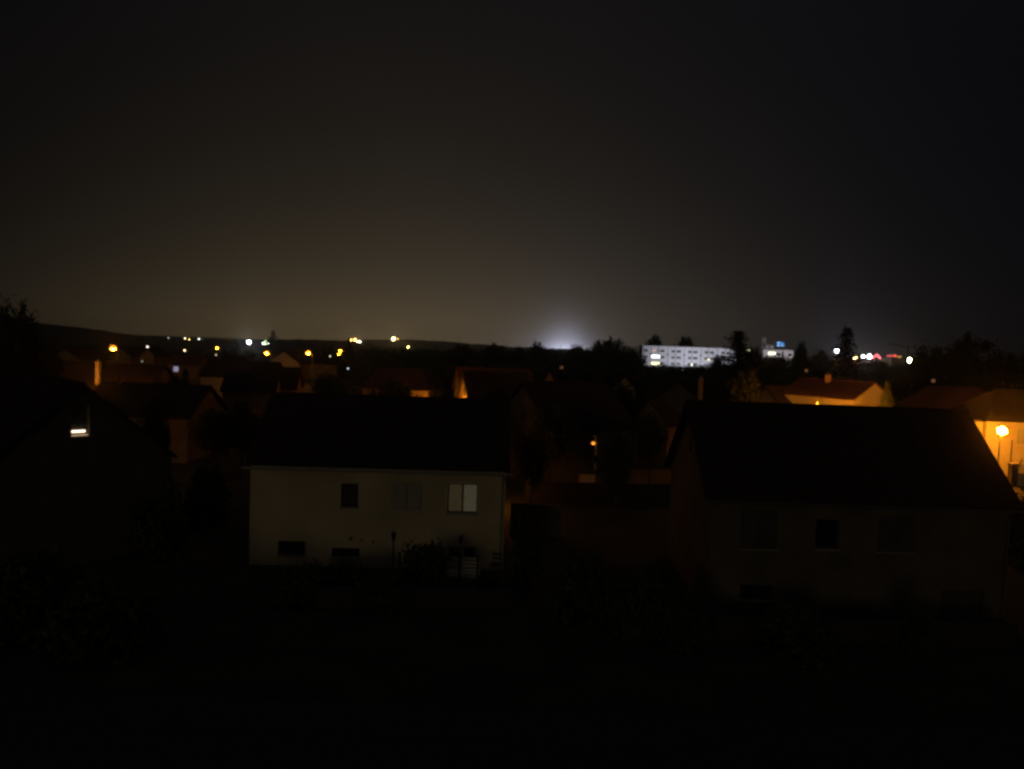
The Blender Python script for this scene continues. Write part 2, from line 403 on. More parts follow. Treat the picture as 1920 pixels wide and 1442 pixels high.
# ------------------------------------------------------------------ near houses
# centre house
a = ptz(470, 866, 5.0); b = ptz(949, 879.5, 5.0); dirv = (b - a); LA = dirv.length; hdA = math.degrees(math.atan2(dirv.y, dirv.x)); WA = 8.2
nrm = Vector((-dirv.y, dirv.x, 0)).normalized(); oA = a + nrm*WA/2
def House_uv_only(o, hd, W):
    class T: pass
    t = T(); t.M = Matrix.Translation((o.x, o.y, 0)) @ Matrix.Rotation(R(hd), 4, 'Z'); t.W = W; return t
def rects(o, hd, W, lst, side='front'):
    t = House_uv_only(o, hd, W); out = []
    for (x0, y0, x1, y1) in lst:
        u0, z1 = House.uv(t, x0, y0, side); u1, z0 = House.uv(t, x1, y1, side); out.append((u0, z0, u1-u0, z1-z0))
    return out
RA = rects(oA, hdA, WA, [(640, 906, 671, 951), (736, 904, 790, 958), (840, 906, 895, 962), (522, 1014, 572, 1041), (622, 1027, 674, 1046), (838, 1024, 892, 1076)])
RA[5] = (RA[5][0], .02, RA[5][2], RA[5][1] + RA[5][3] - .02)
hA = House((oA.x, oA.y), hdA, LA, WA, 5.0, 7.9, CREAM, ROOF, 'long cream two-storey house with dark roof and one faintly lit window, centre foreground', front=RA, over=.2)
hA.gutter()
hA.window('front', *RA[0], set_in=.16, frame=DFRAME, bars=8, pane=mat('drawn_curtain', (.16, .13, .10)), label='dark upstairs window behind a metal grille')
hA.window('front', *RA[1], set_in=.16, shutters='closed', label='upstairs window with both pale shutters closed')
PA = [lightmat('amber_curtain', (.012, .0075, .0025), 1.0), lightmat('pale_blind', (.026, .025, .015), 1.0)]
w3 = hA.window('front', *RA[2], set_in=.10, pane=PA, frame=DFRAME, label='faintly lit window with amber curtain and pale blind')
u, z, w, h = RA[2]; fb = MB()
for (u0, z0, u1, z1) in ((u-.07, z-.02, u-.012, z+h), (u+w+.012, z-.02, u+w+.07, z+h), (u-.07, z+h+.012, u+w+.07, z+h+.06)):
    p = [hA.ff(u0, z0, -.05), hA.ff(u1, z0, -.05), hA.ff(u1, z1, -.05), hA.ff(u0, z1, -.05), hA.ff(u0, z0, .01), hA.ff(u1, z0, .01), hA.ff(u1, z1, .01), hA.ff(u0, z1, .01)]
    fb.add(p, [(0,1,2,3), (7,6,5,4), (0,4,5,1), (1,5,6,2), (2,6,7,3), (3,7,4,0)])
fb.build('surround', mat('pale_surround', (.85, .82, .74)), w3)
hA.window('front', *RA[3], set_in=.16, frame=DFRAME, bars=12, label='wide bluish ground-floor window with bars below')
hA.window('front', *RA[4], set_in=.16, frame=DFRAME, mull=0)
# double door with two dark panes
u, z, w, h = RA[5]; db = MB()
for k in (0, 1):
    x = u + w*k/2 + .02; p0 = hA.ff(x, .05, .12); p1 = hA.ff(x+w/2-.04, z+h-.04, .17); db.box(p0, p1)
door = db.build('door', mat('pale_door_paint', (.50, .50, .44)), hA.root)
for k in (0, 1):
    x = u + w*k/2 + .12; q = MB(); q.box(hA.ff(x, z+h-.52, .105), hA.ff(x+w/2-.24, z+h-.12, .118)); q.build('pane', GLASS, door)
for (x, y, s_) in ((658, 1010, .16), (678, 1013, .10), (700, 1016, .10)):
    uu, zz = hA.uv(x, y); q = MB(); q.box(hA.ff(uu-s_/2, zz-s_/2, -.03), hA.ff(uu+s_/2, zz+s_/2, -.002))
    for k in range(3): q.box(hA.ff(uu-s_/2, zz-s_/2+s_*(k+.3)/3, -.04), hA.ff(uu+s_/2, zz-s_/2+s_*(k+.6)/3, -.0305))
    q.build('vent_grille', DFRAME, hA.root)
q = MB(); q.box(hA.ff(u-.2, -.1, -1.0), hA.ff(u+w+.2, .04, -.002)); q.build('doorstep', FRAME, hA.root)

# wall lantern by the door
def lantern(mb, c, s=1.0):
    x, y, z = c
    mb.tube((x, y, z), (x, y, z+.26*s), .07*s, .11*s, 6); mb.tube((x, y, z+.27*s), (x, y, z+.38*s), .14*s, .03*s, 6); mb.tube((x, y, z+.38*s), (x, y, z+.46*s), .02*s, .012*s, 6)
uu, zz = hA.uv(864, 1014); wp = hA.M @ Vector(hA.ff(uu, zz, -.22))
lr = thing('wall_lantern', wp, R(hdA), 'small unlit black lantern on the cream wall above the door', 'lantern')
q = MB(); lantern(q, (0, 0, 0), .8); q.build('lantern_body', METAL, lr)
q = MB(); q.tube((0, .0, .02), (0, .21, -.06), .015); q.box((-.05, .19, -.14), (.05, .215, .04)); q.build('bracket', METAL, lr)

# garden lamp post
p = ptz(736, 1078, .9); p.z = 0
lp = thing('garden_lamp_post', (p.x, p.y, 0), 0, 'slim unlit black lamp post in front of the cream house', 'lamp post')
top = pt(738, 994, p.y).z
q = MB(); q.tube((0, 0, 0), (0, 0, .35), .09, .06); q.tube((0, 0, .35), (0, 0, top-.42), .035); q.build('pole', METAL, lp)
q = MB(); lantern(q, (0, 0, top-.44), 1.0); q.build('lantern_head', METAL, lp)

# slatted balustrade before the door
pa, pb_ = ptz(749, 1076, .35), ptz(897, 1080, .35); dd = pb_-pa
fr = thing('slatted_fence', (pa.x, pa.y, 0), math.atan2(dd.y, dd.x), 'low fence of thin horizontal rails before the cream house door', 'fence')
Lf = dd.length; q = MB()
for k in range(6): q.box((0, -.012, .25+.17*k), (Lf, .012, .33+.17*k))
q.build('rails', mat('pale_rails', (.66, .64, .54)), fr)
for x in (0, Lf*.40, Lf*.76, Lf*.985):
    q = MB(); q.box((x-.045, -.05, -.05), (x+.045, -.014, 1.32)); q.build('post', METAL, fr)

# garden chair near the wall
p = ptz(929, 1072, .0)
ch = thing('garden_chair', (p.x, p.y - .3, 0), R(-20), 'thin-framed garden chair by the right corner of the cream house', 'chair')
for (x, y) in ((-.22, -.2), (.22, -.2), (-.22, .2), (.22, .2)):
    q = MB(); q.tube((x, y, 0), (x, y, .45 if y < 0 else .95), .016); q.build('leg', METAL, ch)
q = MB(); q.box((-.24, -.23, .43), (.24, .22, .46)); q.build('seat', METAL, ch)
q = MB(); q.box((-.2, .19, .86), (.2, .21, .93)); q.box((-.2, .19, .66), (.2, .21, .72)); q.build('backrest', METAL, ch)

# right house
a = ptz(1335, 925, 5.0); b = ptz(1897, 944, 5.0); dirv = b-a; LB = dirv.length; hdB = math.degrees(math.atan2(dirv.y, dirv.x)); WB = 8.2
nrm = Vector((-dirv.y, dirv.x, 0)).normalized(); oB = a + nrm*WB/2
RB = rects(oB, hdB, WB, [(1392, 957, 1456, 1030), (1531, 973, 1572, 1030), (1650, 967, 1714, 1036), (1388, 1096, 1447, 1125), (1766, 1106, 1842, 1150)])
RB[4] = (RB[4][0], .02, RB[4][2], RB[4][1]+RB[4][3]-.02)
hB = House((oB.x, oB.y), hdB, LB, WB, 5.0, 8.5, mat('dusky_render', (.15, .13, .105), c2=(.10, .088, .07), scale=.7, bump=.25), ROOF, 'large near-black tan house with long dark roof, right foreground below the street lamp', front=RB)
hB.gutter(m=DFRAME)
for r_, kw in zip(RB[:4], (dict(shutters='closed', shm=DFRAME), dict(mull=0), dict(shutters='closed', shm=DFRAME), dict(bars=10))):
    hB.window('front', *r_, set_in=.16, frame=DFRAME, **kw)
u, z, w, h = RB[4]; q = MB(); q.box(hB.ff(u+.02, .03, .12), hB.ff(u+w-.02, z+h-.02, .17))
for k in range(5): q.box(hB.ff(u+.05, .1+k*(h-.1)/5, .10), hB.ff(u+w-.05, .1+(k+.85)*(h-.1)/5, .119))
q.build('garage_door', DFRAME, hB.root)
ug, zg = hB.uv(1292, 850, 'gable'); hB.window('gable', ug, zg, .5, .9, frame=DFRAME, mull=0)

# left house: gable with a lit attic window
D = 36; ap = pt(155, 724, D); hC_r = ap.z; hdC = 90 + 47
oC = Vector((ap.x, ap.y, 0)); WC = 8.4
def rect_g(o, hd, W, r): 
    t = House_uv_only(o, hd, W); u0, z1 = House.uv(t, r[0], r[1], 'gable'); u1, z0 = House.uv(t, r[2], r[3], 'gable'); return (min(u0, u1), z0, abs(u1-u0), z1-z0)
rc = rect_g(oC, hdC, WC, (134, 759, 168, 817))
hC = House((oC.x, oC.y), hdC, 11, WC, 4.8, hC_r, BROWN, ROOF, 'dark steep-gabled house with a bright strip of light in its attic window, left foreground', gable=[rc], over=.2)
u, z, w, h = rc
STRIP = lightmat('attic_strip_glow', (1.0, .78, .55), 2.6)
wn = hC.window('gable', u, z, w, h, set_in=.18, frame=mat('attic_frame', (.5, .42, .25)), mull=0, pane=mat('lowered_blind', (.10, .09, .075)), label='attic window with the blind almost down and light below it')
q = MB(); q.box(hC.fg(u+.06, z+.17, .10), hC.fg(u+w*.80, z+.27, .155)); q.build('lit_gap', STRIP, wn)
q = MB(); q.box(hC.fg(u+.05, z+.02, .08), hC.fg(u+w-.05, z+.06, .13)); q.build('lit_sill', lightmat('attic_sill_glow', (.9, .62, .35), .55), wn)  # light spilling on the sill, put in as the sill's own glow

# ------------------------------------------------------------------ houses of the town behind
T = 'houses of the dark town'
MD = R
def hw(px, py, z):            # world position helper
    p = ptz(px, py, z); return p.x, p.y
# house 4: terracotta lit facade with tall chimney
p = ptz(150, 774, 4.0); h4 = House((p.x, p.y+4), -1.5, 9.4, 8, 4.0, 6.3, OCHRE, ROOF, 'orange-lit low wall and dark roof right of the dark gabled house', group=T)
h4.window('front', 6.9, 1.2, 1.0, 1.9, frame=DFRAME, mull=0); h4.window('front', 3.9, 1.2, 1.2, 1.1, frame=DFRAME)
c4 = pt(225, 708, 69.2); lc = h4.M.inverted() @ Vector((c4.x, c4.y, 0)); h4.chimney(lc.x, lc.y, .34, c4.z)
h5 = gable_house(105, 679, 7.3, -2, 12.5, 9, 4.2, OCHRE, ROOF, 'low house with a slim bright orange chimney, below the big left street lamp', group=T)
c5 = pt(184, 678.5, 84.4); lc = h5.M.inverted() @ Vector((c5.x, c5.y, 0)); h5.chimney(lc.x, lc.y, .42, c5.z, mat('pale_chimney_render', (.62, .52, .38)))
gable_house(121, 655, 7.0, 93, 12, 8.6, 4.4, OCHRE, ROOF, 'dim tan gable beside the tall trees at the far left', group=T)
gable_house(224, 651, 6.2, 80, 12, 8, 3.6, OCHRE, ROOF, 'gable directly behind the biggest street lamp on the left', group=T)
h8 = gable_house(276, 653, 6.6, 88, 8, 4.2, 4.6, OCHRE, ROOF, 'tiny bright gable right of the big left street lamp', group=T)
p = ptz(316, 681, 3.6); h9 = House((p.x, p.y+3.5), -1.5, 7.6, 7, 3.6, 5.6, OCHRE, ROOF, 'small lit facade with one bluish lit window behind a shrub', group=T)
h9.window('front', 1.3, 1.5, 1.4, 1.4, pane=lightmat('bluish_window_glow', (.42, .42, .62), .5), frame=DFRAME, mull=0)
gable_house(428, 671, 7.0, 92, 9, 7, 4.0, OCHRE, ROOF, 'small bright orange gable tip left of the middle dark roofs', group=T)
gable_house(395, 676, 6.5, -2, 12.2, 8, 4.0, TAN, ROOF, 'dark roof with a thin lit ridge left of the tan gable', group=T)
h12 = gable_house(532, 660, 7.2, 97, 12, 8.0, 4.3, mat('pale_gable_render', (.60, .52, .36)), REDROOF, 'broad tan gable in the left middle distance, under two street lamps', group=T)
p = ptz(556, 681, 4.2); House((p.x, p.y+4), -1, 11, 8, 4.2, 5.6, OCHRE, ROOF, 'long low dim hall right of the broad tan gable', name='hall', group=T)
h13 = gable_house(428, 699, 5.9, 9, 6.6, 7, 3.7, OCHRE, ROOF, 'dark-roofed house with reddish wall and sliver of lit gable, left of centre', group=T)
h13.window('front', 1.5, 1.0, 1.2, 1.2, frame=DFRAME)
gable_house(478, 689, 6.5, 8, 6.2, 7, 3.8, OCHRE, ROOF, 'dark roof with a thin reddish gable edge, between the middle roofs', group=T)
h15 = gable_house(690, 690, 6.5, -1, 10.5, 8, 3.6, OCHRE, REDROOF, 'long hipped roof with a bright yellow wall corner under its right eave', group=T, hip=1.6)
h16 = gable_house(861, 691, 7.5, 13, 10.2, 7.5, 4.6, OCHRE, REDROOF, 'red-lit long roof with an orange left gable, behind the black-roofed house', group=T)
h16.window('gable', -.6, 4.6, .7, 1.0, frame=DFRAME, mull=0)
h17 = gable_house(872, 698, 7.3, 14, 8.0, 7.5, 4.3, OCHRE, ROOF, 'black-roofed house with a dim orange gable, just in front of the red-lit roof', group=T)
h17.window('gable', -.5, 4.2, .9, 1.2, frame=DFRAME, mull=0)
h18 = gable_house(983, 719, 8.0, 32, 8, 8, 4.8, MATS['dusky_render'], ROOF, 'steep dim ochre gable just right of the centre house roof', group=T)
h18.window('gable', -.4, 5.0, .7, 1.2, frame=DFRAME, mull=0)
gable_house(1031, 696, 6.6, 70, 8, 2.4, 4.4, OCHRE, ROOF, 'very small dim gable below the blue-white sky glow', group=T)
gable_house(1172, 709, 6.4, 80, 8, 3.2, 4.8, TAN, ROOF, 'tiny dim gable among dark gardens, middle right', group=T)
h20 = gable_house(1271, 717, 8.0, 84, 11, 9, 4.2, MATS['dusky_render'], ROOF, 'broad barely visible gable left of the big right roof', group=T)
h20.chimney(3.2, -2.6, .45, 8.3)
gable_house(1219, 752, 6.2, 50, 7, 4, 4.2, OCHRE, ROOF, 'small dim lit corner gable left of the broad dark gable', group=T)
# house 21: brightly lit orange house
h21 = gable_house(1640, 719, 8.0, 121, 10.5, 7.5, 6.05, CREAM, REDROOF, 'house lit bright orange under a red roof, above the right foreground roof', group=T, over=.15)
h21.window('gable', -1.6, 3.4, 1.0, 1.4, frame=DFRAME); h21.chimney(6, .6, .5, 8.7)
gable_house(1440, 726, 6.8, 20, 9, 7, 4.2, TAN, ROOF, 'dark house hidden in reddish trees left of the bright orange house', group=T)
# wide dim red roof
h22 = gable_house(1712, 724, 7.6, 3, 11, 9, 4.8, OCHRE, REDROOF, 'wide dim red roof between the orange house and the far right house', group=T, hip=2.2)
# house 23 far right with the lamp
a = ptz(1853, 786, 5.5); h23 = House((a.x, a.y+4.2), -2, 12, 8.4, 5.5, 8.2, CREAM, ROOF, 'orange facade glowing behind the brightest street lamp, far right', group=T, hip=3.2)
h23.window('front', 2.9, 3.1, .9, 1.7, frame=FRAME, shutters='closed')
b = ptz(1824, 788, 5.4); q = MB(); q.box((-2.6, -3.6, -.2), (-.003, 3.0, 5.2)); q.build('side_wing', CREAM, h23.root)
q = MB(); q.box((-2.9, -3.9, 5.203), (-.003, 3.3, 5.4)); q.build('wing_roof', ROOF, h23.root)
q = MB(); q.tube((2.5, -4.26, .2), (2.5, -4.26, 3.6), .05); q.build('downpipe', METAL, h23.root)

# ------------------------------------------------------------------ lamps
lampmats = {}
def lamp_glow(c, s):
    k = (c, s)
    if k not in lampmats: lampmats[k] = lightmat('lamp_glow_%d' % len(lampmats), c, s)
    return lampmats[k]
def street_lamp(px, py, z, s, r, label, c=SOD, group='lit street lamps of the town', base=0.0, D=None, arm=1.0, side=-1, name='street_lamp', cat='street lamp'):
    p = pt(px, py, D) if D else ptz(px, py, z)
    z = p.z; o = thing(name, (p.x - side*arm, p.y, base), 0, label, cat, group); H = z - base
    q = MB(); q.tube((0, 0, 0), (0, 0, 1.0), .10, .085); q.tube((0, 0, 1.0), (0, 0, H+.25), .075, .05)
    q.tube((0, 0, H+.25), (side*arm*.5, 0, H+.55), .04, .035); q.tube((side*arm*.5, 0, H+.55), (side*arm, 0, H+.48), .035, .03); q.build('pole', GALV, o)
    q = MB(); q.ball((side*arm, 0, H-r*.3), r, 1, .9); q.build('lamp_globe', lamp_glow(c, s), o, smooth=True)
    sh_ = (c[0]*1.5, c[1]*1.3, c[2])
    if px < 1800:
     q = MB(); q.tube((side*arm, 0, H-r*.35), (side*arm, 0, H+r*.95), r*(1.75 if r < .37 or px < 1000 else 1.25), r*.9, 10); q.v = q.v; q.f = q.f[:-2]; q.build('halo_shade', lamp_glow(sh_, 1.0), o)  # glowing cone added around the lamp to stand for its orange halo
    q = MB(); q.tube((side*arm, 0, H+r*.95+.01), (side*arm, 0, H+r*.95+.14), r*.95, r*.4, 8); q.build('lamp_housing', GALV, o)
    return o
def mast_light(px, py, D, s, r, label, c, base=0.0, group='small far lights', head='lamp_globe', sz=1.0):
    p = pt(px, py, D); o = thing('mast_light', (p.x, p.y, base), 0, label, 'light', group)
    q = MB(); q.tube((0, .12+r, 0), (0, .12+r, max(p.z-base-r*.5, .3)), .09, .06, 6); q.tube((0, .12+r, p.z-base), (0, r*.5, p.z-base), .05, .05, 5); q.build('pole', METAL, o)
    q = MB(); q.ball((0, 0, p.z-base), r, 1, sz); q.build(head, lamp_glow(c, s), o, smooth=True); return o
WHT = (.86, .92, 1.0); WARM = (1.0, .80, .50); AMB = (1.0, .50, .10)
street_lamp(1879, 805, 0, 600, .42, 'brightest orange street lamp, in front of the glowing facade at far right', D=69.5, arm=.16, side=1)
street_lamp(212, 652, 0, 190, .56, 'big orange street lamp at the left, above the slim orange chimney', D=190)
street_lamp(407, 652, 0, 130, .34, 'orange street lamp below the four tiny hill lights', D=260)
street_lamp(500, 661, 0, 240, .33, 'orange street lamp left of the broad tan gable', D=172)
street_lamp(578, 661, 0, 220, .35, 'orange street lamp right of the broad tan gable', D=176)
street_lamp(638, 657, 0, 140, .36, 'upper lamp of the close orange pair beside the dark conical tree', D=270)
street_lamp(635, 663.5, 0, 110, .32, 'lower lamp of the close orange pair beside the dark conical tree', D=250)
street_lamp(25.5, 646, 0, 90, .24, 'small orange lamp seen through the tall trees at far left', D=225)
street_lamp(346, 656.5, 0, 14, .24, 'small warm lamp alone above the small lit facade', c=(1.0, .7, .4), D=260)
street_lamp(1532, 757.5, 0, 1700, .13, 'small bright lamp at the foot of the bright orange house wall', D=83, arm=.5)
street_lamp(1112.5, 831, 0, 3.5, .10, 'tiny lone orange lamp in the dark gardens at the centre', c=(1.0, .33, .03), D=56, arm=.2)
# unseen lamps, added behind roofs and trees to light the walls orange
HID = 'added street lamps hidden behind the roofs'
def hidden_lamp(px, D, z, s, label, c=SOD, r=.2):
    x = (px-960)/FPX*D; o = thing('street_lamp', (x, D, 0), 0, label, 'street lamp', HID)
    q = MB(); q.tube((0, 0, 0), (0, 0, z+.2), .09, .05); q.tube((0, 0, z+.2), (.5, 0, z+.35), .035); q.build('pole', GALV, o)
    q = MB(); q.ball((.5, 0, z), r, 1, .8); q.build('lamp_globe', lamp_glow(c, s), o, smooth=True)
    q = MB(); q.tube((.5, 0, z+r*.8+.02), (.5, 0, z+r*.8+.14), r*1.1, r*.4, 8); q.build('lamp_housing', GALV, o); return o
hidden_lamp(195, 56, 4.6, 100, 'added orange lamp out of sight behind the dark gabled house on the left')
hidden_lamp(797, 119, 1.2, 700, 'added unseen lamp lighting the yellow wall corner of the hipped house')
hidden_lamp(835, 100, 3.2, 1100, 'added unseen lamp lighting the orange gable of the red-lit roof house')
hidden_lamp(515, 88, 2.4, 40, 'added unseen lamp lighting the reddish wall left of centre')
hidden_lamp(912, 51, 2.2, 150, 'added unseen lamp lighting the ochre gable behind the centre house')
hidden_lamp(1566, 83, 3.6, 1000, 'added unseen lamp behind the right foreground roof, before the bright orange side wall')
hidden_lamp(1622, 81, 3.7, 4200, 'added unseen lamp behind the right foreground roof, before the bright orange gable')
hidden_lamp(305, 155, 2.0, 160, 'added unseen lamp in front of the small lit facade')
hidden_lamp(432, 128, 4.2, 90, 'added unseen lamp in front of the small orange gable tip')
hidden_lamp(156, 79.3, 4.8, 850, 'added lamp out of sight whose light falls on the slim orange chimney')

# far small lights
FL = [
 (316, 634, 880, 2.5, .7, (.8, .8, .9), 'leftmost and faintest of the four tiny hill lights'),
 (347, 634.5, 880, 6, .8, WARM, 'second of the four tiny hill lights from the left'),
 (355, 637, 880, 9, .8, (1, .75, .15), 'yellow one of the four tiny hill lights'),
 (373, 635.5, 880, 6, .8, (.8, .85, .8), 'rightmost of the four tiny hill lights'),
 (467, 641.5, 600, 260, 1.25, WHT, 'strong single white light on the left skyline'),
 (494, 643.8, 620, 20, .62, (.85, 1, .8), 'left light of the greenish white cluster under the skyline tree'),
 (498, 639.5, 620, 8, .4, (.5, 1, .4), 'topmost green light of the cluster under the skyline tree'),
 (498.5, 645, 620, 8, .4, (.7, 1, .5), 'middle green light of the cluster under the skyline tree'),
 (503, 643.8, 620, 14, .5, (.9, 1, .85), 'right light of the greenish white cluster under the skyline tree'),
 (658, 637.5, 1050, 14, 1.35, AMB, 'left amber light of the trio right of the conical tree'),
 (665.5, 637.2, 1050, 16, 1.65, AMB, 'middle amber light of the trio right of the conical tree'),
 (670.5, 642.5, 1050, 90, 1.9, WARM, 'low white-yellow light of the trio right of the conical tree'),
 (674.5, 641.2, 1050, 60, 1.4, WARM, 'small light touching the low white-yellow light'),
 (738, 635.3, 1500, 90, 3.2, (1, .72, .28), 'round amber light alone on the far hill'),
 (746, 635.5, 1500, 10, .9, AMB, 'faint speck beside the round amber light on the far hill'),
 (765, 650.5, 700, 20, .9, (1, .75, .2), 'tiny yellow light below the far hill'),
 (276.5, 650.5, 262, 3, .36, (1, .8, .7), 'pinkish point above the tiny bright gable'),
 (405, 665.5, 240, 1.6, .2, WARM, 'tiny point under the lamp below the hill lights'),
 (266.5, 677.5, 200, 1.0, .16, (.6, .8, .7), 'tiny grey-green point under the tiny bright gable'),
 (652.5, 691, 150, 1.5, .16, (.75, .85, 1), 'tiny blue-white point in the dark, left of the long hipped roof'),
 (619, 668, 240, 2, .22, WARM, 'tiny point left of the close orange lamp pair'),
 (1569.5, 657.8, 520, 110, 1.5, WHT, 'white lamp on the left edge of the tall conifer at the right'),
 (1604, 672, 500, 16, 1.4, (1, .62, .22), 'amber lamp right of the tall conifer'),
 (1618.5, 668.5, 520, 60, 1.0, WHT, 'smaller white floodlight right of the tall conifer'),
 (1630.5, 668.5, 520, 180, 1.35, WHT, 'larger white floodlight right of the tall conifer'),
 (1608, 685.5, 420, 2.4, 1.2, (1, .08, .03), 'low red light right of the tall conifer'),
 (1705, 675.5, 420, 22, 1.15, (.95, 1, .62), 'yellow-green diamond-shaped lamp at the right tree mass'),
 (1512, 695, 160, .14, .32, (1, .35, .12), 'dim reddish lamp in the trees above the bright orange house'),
 (1053, 689.5, 150, .055, .42, (1, .38, .15), 'dim pinkish round dish under the sky glow, given its own glow'),  # satellite dish; the light on it is put in as emission
 (1750, 714, 110, .09, .30, (1, .42, .25), 'dim round dish above the wide dim red roof, given its own glow'),  # another dish, lit look put in as emission
 (1403, 658, 360, 2.0, .8, (.9, .95, .45), 'faint yellow light in the trees between the two white blocks'),
]
for (px, py, D, s, r, c, lab) in FL:
    if s > 25: s = 12 + s*.12
    zb = pt(px, py, D).z; mast_light(px, py, D, s, r, lab, c, base=0 if zb > .6 else zb-.5, sz=1.35 if 'diamond' in lab else 1.0)

# ------------------------------------------------------------------ apartment block
DA = 351
A0 = pt(1205, 648, DA); topz = A0.z
ab = thing('apartment_block', (A0.x, A0.y, 0), R(-1.2), 'long white floodlit apartment block with rows of windows, right of centre', 'apartment block')
BW = 7.5; NB = 6; FH = 2.8
holesA = []
for k in range(NB):
    for (u0, w_) in ((.55, 2.0), (5.75, 1.55)):
        if k == NB-1 and u0 > 5: continue
        for fl in range(4):
            holesA.append((k*BW+u0, topz - 2.75 - fl*FH, w_, 1.25, k, fl))
mb = MB(); LAb = NB*BW - 1.5
wall_panel(mb, [(0, -.3), (LAb, -.3), (LAb, topz), (0, topz)], [(h_[0], h_[1], h_[0]+h_[2], h_[1]+h_[3]) for h_ in holesA], lambda u, z, d: (u, d, z), .25)
mb.add([(0, 0, -.3), (0, 11, -.3), (0, 11, topz), (0, 0, topz), (LAb, 0, -.3), (LAb, 11, -.3), (LAb, 11, topz), (LAb, 0, topz)], [(0, 1, 2, 3), (5, 4, 7, 6), (1, 5, 6, 2)])
mb.build('wall', WHITE, ab)
q = MB(); q.box((-.1, -.15, topz+.003), (LAb+.1, 11.1, topz+.22))
for k in range(1, NB): q.box((k*BW-.3, 3, topz+.225), (k*BW+.3, 3.8, topz+1.0))
q.build('roof', FLATROOF, ab)
DARKG = mat('block_dark_glass', (.035, .037, .042), rough=.3)
for (u0, z0, w_, h_, k, fl) in holesA:
    if k == 5 and fl > 1: continue
    q = MB(); q.box((u0, .14, z0), (u0+w_, .18, z0+.1)); q.box((u0, .14, z0+h_-.1), (u0+w_, .18, z0+h_))
    for x in (u0, u0+w_/2-.05, u0+w_-.1): q.box((x, .14, z0+.1), (x+.1, .18, z0+h_-.1))
    wo_ = q.build('window', FRAME, ab)
    q = MB(); q.box((u0+.02, .19, z0+.02), (u0+w_-.02, .2, z0+h_-.02)); q.build('pane', DARKG, wo_)
for k in range(NB):       # recessed joint shafts and loggia rails of every bay
    q = MB(); q.box((k*BW+3.95, -.12, 0), (k*BW+4.1, -.003, topz-.4)); q.build('downpipe', METAL, ab)
    q = MB(); q.box((k*BW+3.62, -.35, topz-3.9), (k*BW+4.3, -.125, topz-3.3)); q.build('hopper', METAL, ab)
    if k: q = MB(); q.box((k*BW-.09, -.06, 0), (k*BW+.09, -.004, topz-.05)); q.build('joint_strip', FLATROOF, ab)
for (u0, z0, w_, h_, c, s, lab) in (
    (3.95+.25, topz-5.35, 3.7, 1.15, (1, 1, .92), 3.0, 'long white-lit loggia'), (4.2, topz-8.5, 3.8, 1.15, (1, .95, .42), 1.7, 'long yellow-lit loggia'),
    (4.6, topz-2.45, 2.0, .7, (1, .45, .28), .42, 'dim orange loggia'), (22.3, topz-8.9, .55, 1.5, (1, .92, .6), 2.2, None), (29.7, topz-5.7, .9, .7, (1, .9, .3), 1.6, None)):
    q = MB(); q.box((u0, -.10, z0), (u0+w_, -.015, z0+h_)); o = q.build('lit_window', lightmat('lit_%d' % len(bpy.data.materials), c, s), ab)
    if lab: o['label'] = lab
q = MB(); q.box((4.2, -.16, topz-6.3), (7.9, -.02, topz-5.45)); q.box((4.2, -.16, topz-9.4), (7.9, -.02, topz-8.6)); q.build('loggia_parapet', WHITE, ab)

# second block with roof hut and antennas
DB = 372; B0 = pt(1431, 655, DB); tz = B0.z; B1 = pt(1488, 656.5, DB); Lb = B1.x-B0.x
bb = thing('white_block', (B0.x, B0.y, 0), R(-1), 'smaller white floodlit block partly behind trees, with a roof hut', 'building')
q = MB(); wall_panel(q, [(0, -.3), (Lb, -.3), (Lb, tz), (0, tz)], [(Lb-2.4, tz-2.9, Lb-.9, tz-1.7), (6.4, tz-2.8, 8.4, tz-1.5)], lambda u, z, d: (u, d, z), .25)
q.add([(0, 0, 0), (0, 9, 0), (0, 9, tz), (0, 0, tz), (Lb, 0, 0), (Lb, 9, 0), (Lb, 9, tz), (Lb, 0, tz)], [(0, 1, 2, 3), (5, 4, 7, 6), (1, 5, 6, 2)]); q.build('wall', WHITE, bb)
q = MB(); q.box((-.1, -.1, tz+.003), (Lb+.1, 9.1, tz+.2)); q.build('roof', FLATROOF, bb)
for (u0, w_) in ((Lb-2.4, 1.5), (6.4, 2.0)):
    q = MB(); q.box((u0, .15, tz-2.9), (u0+w_, .2, tz-1.5)); q.build('window', DARKG, bb)
q = MB(); q.box((2.6, -.12, tz-2.3), (5.9, -.02, tz-1.3)); q.build('lit_window', lightmat('block_yellow_glow', (1, .95, .5), 2.6), bb)
q = MB(); q.box((1.6, 1.0, tz+.205), (5.2, 4, tz+2.0)); hut = q.build('roof_hut', mat('hut_render', (.50, .49, .52)), bb)
q = MB()
for (x, y) in ((2.9, 3), (3.3, 3)): q.box((x, .95, tz+.5), (x+.3, .996, tz+1.6))
q.build('hut_panel', DARKG, bb)
for x in (0.1, 1.2):
    q = MB(); q.tube((x, 1.5, tz+.2), (x, 1.5, tz+5.6), .10); q.tube((x, 1.5, tz+3.4), (x, 1.5, tz+5.6), .22); q.build('antenna', mat('antenna_white', (.6, .6, .62)), bb)
q = MB(); q.tube((4.6, 1.5, tz+2.0), (4.6, 1.5, tz+5.2), .07); q.build('antenna', GALV, bb)
